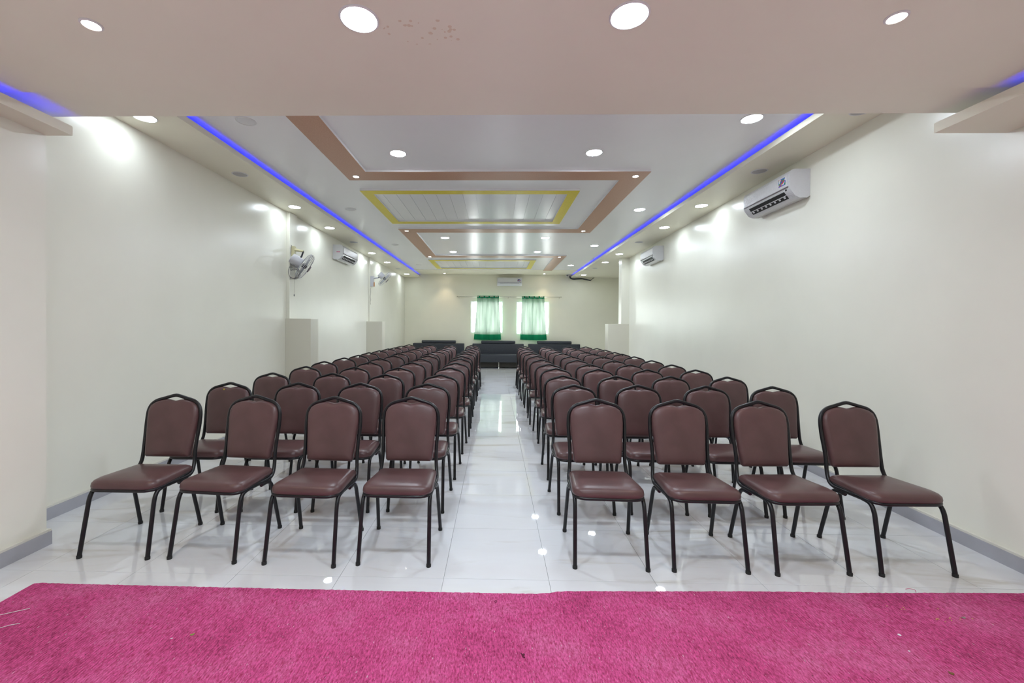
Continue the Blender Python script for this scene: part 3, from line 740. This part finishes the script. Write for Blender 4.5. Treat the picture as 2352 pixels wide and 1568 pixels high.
# ------------------------------------------------------------------ curtain rod, curtains
rod = thing('curtain_rod', 'thin metal curtain rod spanning both windows', 'curtain rod', (0.48, YB, 2.522))
MB().tube([(-1.847, -.10, 0), (1.847, -.10, .0)], .0125, 12).build('rod', 'chrome', rod, smooth=40)
for x in (-1.80, -.03, 1.80):
    MB().tube(bez([(x, -.10, 0), (x, -.05, -.02), (x, -.002, -.05)], .02), .007, 8).build('bracket', 'chrome', rod, smooth=40)
for x in (-1.855, 1.855):
    MB().lathe([(.012, -.02), (.019, -.012), (.019, .012), (.012, .02)], 14, Matrix.Translation((x, -.10, 0)) @ Matrix.Rotation(PI/2, 4, 'Y')).build('finial', 'chrome', rod, smooth=40)
def curtain(label, xt0, xt1, xb0, xb1, zt, zb, seed, bulge):
    t = thing('curtain', label, 'curtain', ((xt0+xt1)/2, YB-.10, zb), 0, 'green curtains')
    rnd = random.Random(seed); NU, NV = 64, 36; cx = (xt0+xt1)/2
    ph = [rnd.uniform(0, 6) for _ in range(4)]
    def pt(u, v):            # u across, v from top 0 to bottom 1
        xa = xt0+(xb0-xt0)*v**1.2; xb_ = xt1+(xb1-xt1)*v**1.2
        x = xa+(xb_-xa)*u
        top = math.cos(u*2*PI*4.5)*.034
        low = .026*math.sin(u*9+ph[0]+v)+.020*math.sin(u*23+ph[1])+.012*math.sin(u*5+ph[2]-v*2)
        if bulge: low += -.03*math.exp(-((u-.46-.06*v)/.05)**2)
        k = min(1, max(0, (v-.05)/.35)); y = top*(1-k)+low*k
        sag = -.012*math.sin(u*PI)*v
        return (x-cx, y-.0, (zt-zb)*(1-v)+sag)
    def part(nm, mt, v0, v1):
        mb = MB(); nv = max(3, int(NV*(v1-v0)))
        for j in range(nv+1):
            for i in range(NU+1): mb.v.append(pt(i/NU, v0+(v1-v0)*j/nv))
        for j in range(nv):
            for i in range(NU):
                a = j*(NU+1)+i; mb.f.append((a, a+1, a+NU+2, a+NU+1))
        return mb.build(nm, mt, t, smooth=180)
    part('heading', 'green', 0, .055); part('sheer_panel', 'sheer', .055, .875); part('hem_band', 'green', .875, 1)
    for k_ in range(9):
        u = (k_+.5)/9; p = pt(u, .028); p2 = pt(u+.01, .028)
        d = (Vector(p2)-Vector(p)).normalized(); n = Vector((0, 0, 1)).cross(d).normalized()
        Mx = Matrix.Translation((p[0], 0, 2.522-zb)) @ n.to_track_quat('Z', 'Y').to_matrix().to_4x4()
        MB().tube([Mx @ Vector((.021*math.cos(2*PI*i/16), .021*math.sin(2*PI*i/16), 0)) for i in range(16)], .0055, 6, closed=True).build('eyelet', 'chrome', t, smooth=True)
    return t
curtain('sheer green curtain with dark green hem, window nearer the fan wall', -.663, .119, -.775, .206, 2.556, .985, 3, False)
curtain('sheer green curtain with dark green hem, window nearer the alcove', .943, 1.737, .885, 1.845, 2.55, .99, 5, True)

# ------------------------------------------------------------------ camera and cable on the back wall
sc_ = thing('security_camera', 'small white security camera at end of cove near window wall', 'camera', (2.53, 15.05, 3.29))
MB().lathe([(.036, 0), (.036, .012)], 18, Matrix.Translation((.06, 0, .022))).build('mount', 'ac_white', sc_, smooth=40)
MB().lathe([(.030, -.06), (.034, -.05), (.034, .05), (.028, .055)], 18, Matrix.Rotation(PI/2, 4, 'X') @ Matrix.Translation((0, 0, .0))).build('body', 'ac_white', sc_, smooth=40)
MB().lathe([(.017, .056), (.015, .062)], 14, Matrix.Rotation(PI/2, 4, 'X')).build('lens', 'ac_dark', sc_)
MB().tube([(.02, 0, .0), (.06, 0, .02)], .012, 10).build('arm', 'ac_white', sc_, smooth=40)
pth = bez([(2.640, 15.06, 3.27), (2.655, 15.05, 3.195), (2.76, 15.05, 3.165), (3.05, 15.05, 3.185), (3.385, 15.05, 3.118), (3.42, 15.06, 3.16), (3.51, 15.1, 3.224)], .05)
o = MB().tube(pth, [.026 if p.x < 3.06 else .021 if p.x < 3.39 else .010 for p in pth], 10).build('conduit', 'black_cable', None, smooth=True)
tag(o, 'sagging black cable conduit below the soffit by the window wall', 'cable')

sw = thing('switch_plate', 'small white switch plate on fan wall beyond the second pier', 'switch', (XL, 12.36, 0.94))
MB().box(0, .010, -.045, .045, -.045, .045).build('plate', 'ac_white', sw, bevel=.003)
MB().box(.010, .014, -.015, .015, -.022, .022).build('rocker', 'ac_white', sw, bevel=.002)

# ------------------------------------------------------------------ litter on the carpet
ZC = 0.0092
def scrap(name, label, mt, x, y, rz, w_, l_, cat, up=.004, group=None):
    mb = MB(); n = 8; k = n
    prof = [(math.cos(2*PI*i/n)*l_*(1-.25*math.cos(2*PI*i/n)**2), math.sin(2*PI*i/n)*w_) for i in range(n)]
    mb.v = [(px, py, .0004+up*abs(px)/l_) for px, py in prof]+[(px, py, .0014+up*abs(px)/l_) for px, py in prof]+[(0, 0, .0004), (0, 0, .0018)]
    for i in range(n):
        j = (i+1) % n; mb.f += [(i, j, k+j, k+i), (2*n, j, i), (2*n+1, k+i, k+j)]
    o = mb.build(name, mt, None, smooth=40); o.location = (x, y, ZC); o.rotation_euler = (0, 0, rz)
    return tag(o, label, cat, group)
scrap('leaf', 'small green leaf scrap lying on the carpet', 'leaf_green', -1.39, 1.898, .5, .006, .013, 'leaf')
scrap('leaf', 'curled dark brown leaf scrap lying on the carpet', 'leaf_brown', 1.908, 1.776, -.5, .008, .012, 'leaf')
scrap('leaf', 'flat grey brown leaf scrap lying on the carpet', 'leaf_grey', 2.337, 2.124, .1, .006, .013, 'leaf')
scrap('paper_scrap', 'larger white paper scrap lying on the carpet', 'paper', 1.902, 1.994, .9, .007, .009, 'paper', .002)
scrap('paper_scrap', 'tiny bright white paper fleck lying on the carpet', 'paper', 1.851, 1.895, .3, .004, .005, 'paper', .001)
scrap('paper_scrap', 'slender white paper fleck beside the green leaf scrap', 'paper', -1.467, 1.872, .6, .0025, .007, 'paper', .001)
rnd = random.Random(11)
for k_ in range(16):
    if k_ < 11: x, y = 2.25+rnd.gauss(0, .045), 2.108+rnd.gauss(0, .014)
    else: x, y = 2.115+rnd.gauss(0, .05), 2.19+rnd.gauss(0, .012)
    scrap('crumb', 'yellow crumb among a scatter on the carpet', 'crumb', x, y, rnd.uniform(0, 3), .0022, .0042, 'crumb', .001, 'yellow crumbs on the carpet')
def thread(label, mt, pts, r=.0016):
    x0_, y0_ = pts[0][:2]
    o = MB().tube(bez([(x-x0_, y-y0_, z) for x, y, z in pts], .02), r, 6).build('thread', mt, None, smooth=True)
    o.location = (x0_, y0_, ZC+.0015); tag(o, label, 'thread')
thread('long white thread lying near the carpet corner', 'thread_white', [(-2.47, 1.965, .0), (-2.42, 1.995, .002), (-2.38, 2.02, .001), (-2.33, 2.05, 0)])
thread('short white thread lying near the carpet corner', 'thread_white', [(-2.33, 1.90, 0), (-2.30, 1.925, .002), (-2.26, 1.945, 0)])
thread('loose pink thread curling off the carpet edge', 'thread_pink', [(2.30, 2.322, 0), (2.305, 2.332, .008), (2.29, 2.336, .010), (2.282, 2.345, .006), (2.27, 2.35, .0)], .0014)
thread('knotted dark thread in the middle of the carpet', 'thread_dark', [(.122, 1.832, 0), (.125, 1.818, .006), (.134, 1.81, .008), (.137, 1.818, .009), (.127, 1.818, .006), (.129, 1.81, .002), (.138, 1.808, 0)], .0022)
thread('small loop of dark pink thread near the carpet edge', 'thread_dark', [(.004, 2.172, 0), (.010, 2.180, .003), (.018, 2.177, .004), (.016, 2.168, .002), (.008, 2.166, 0)], .0012)
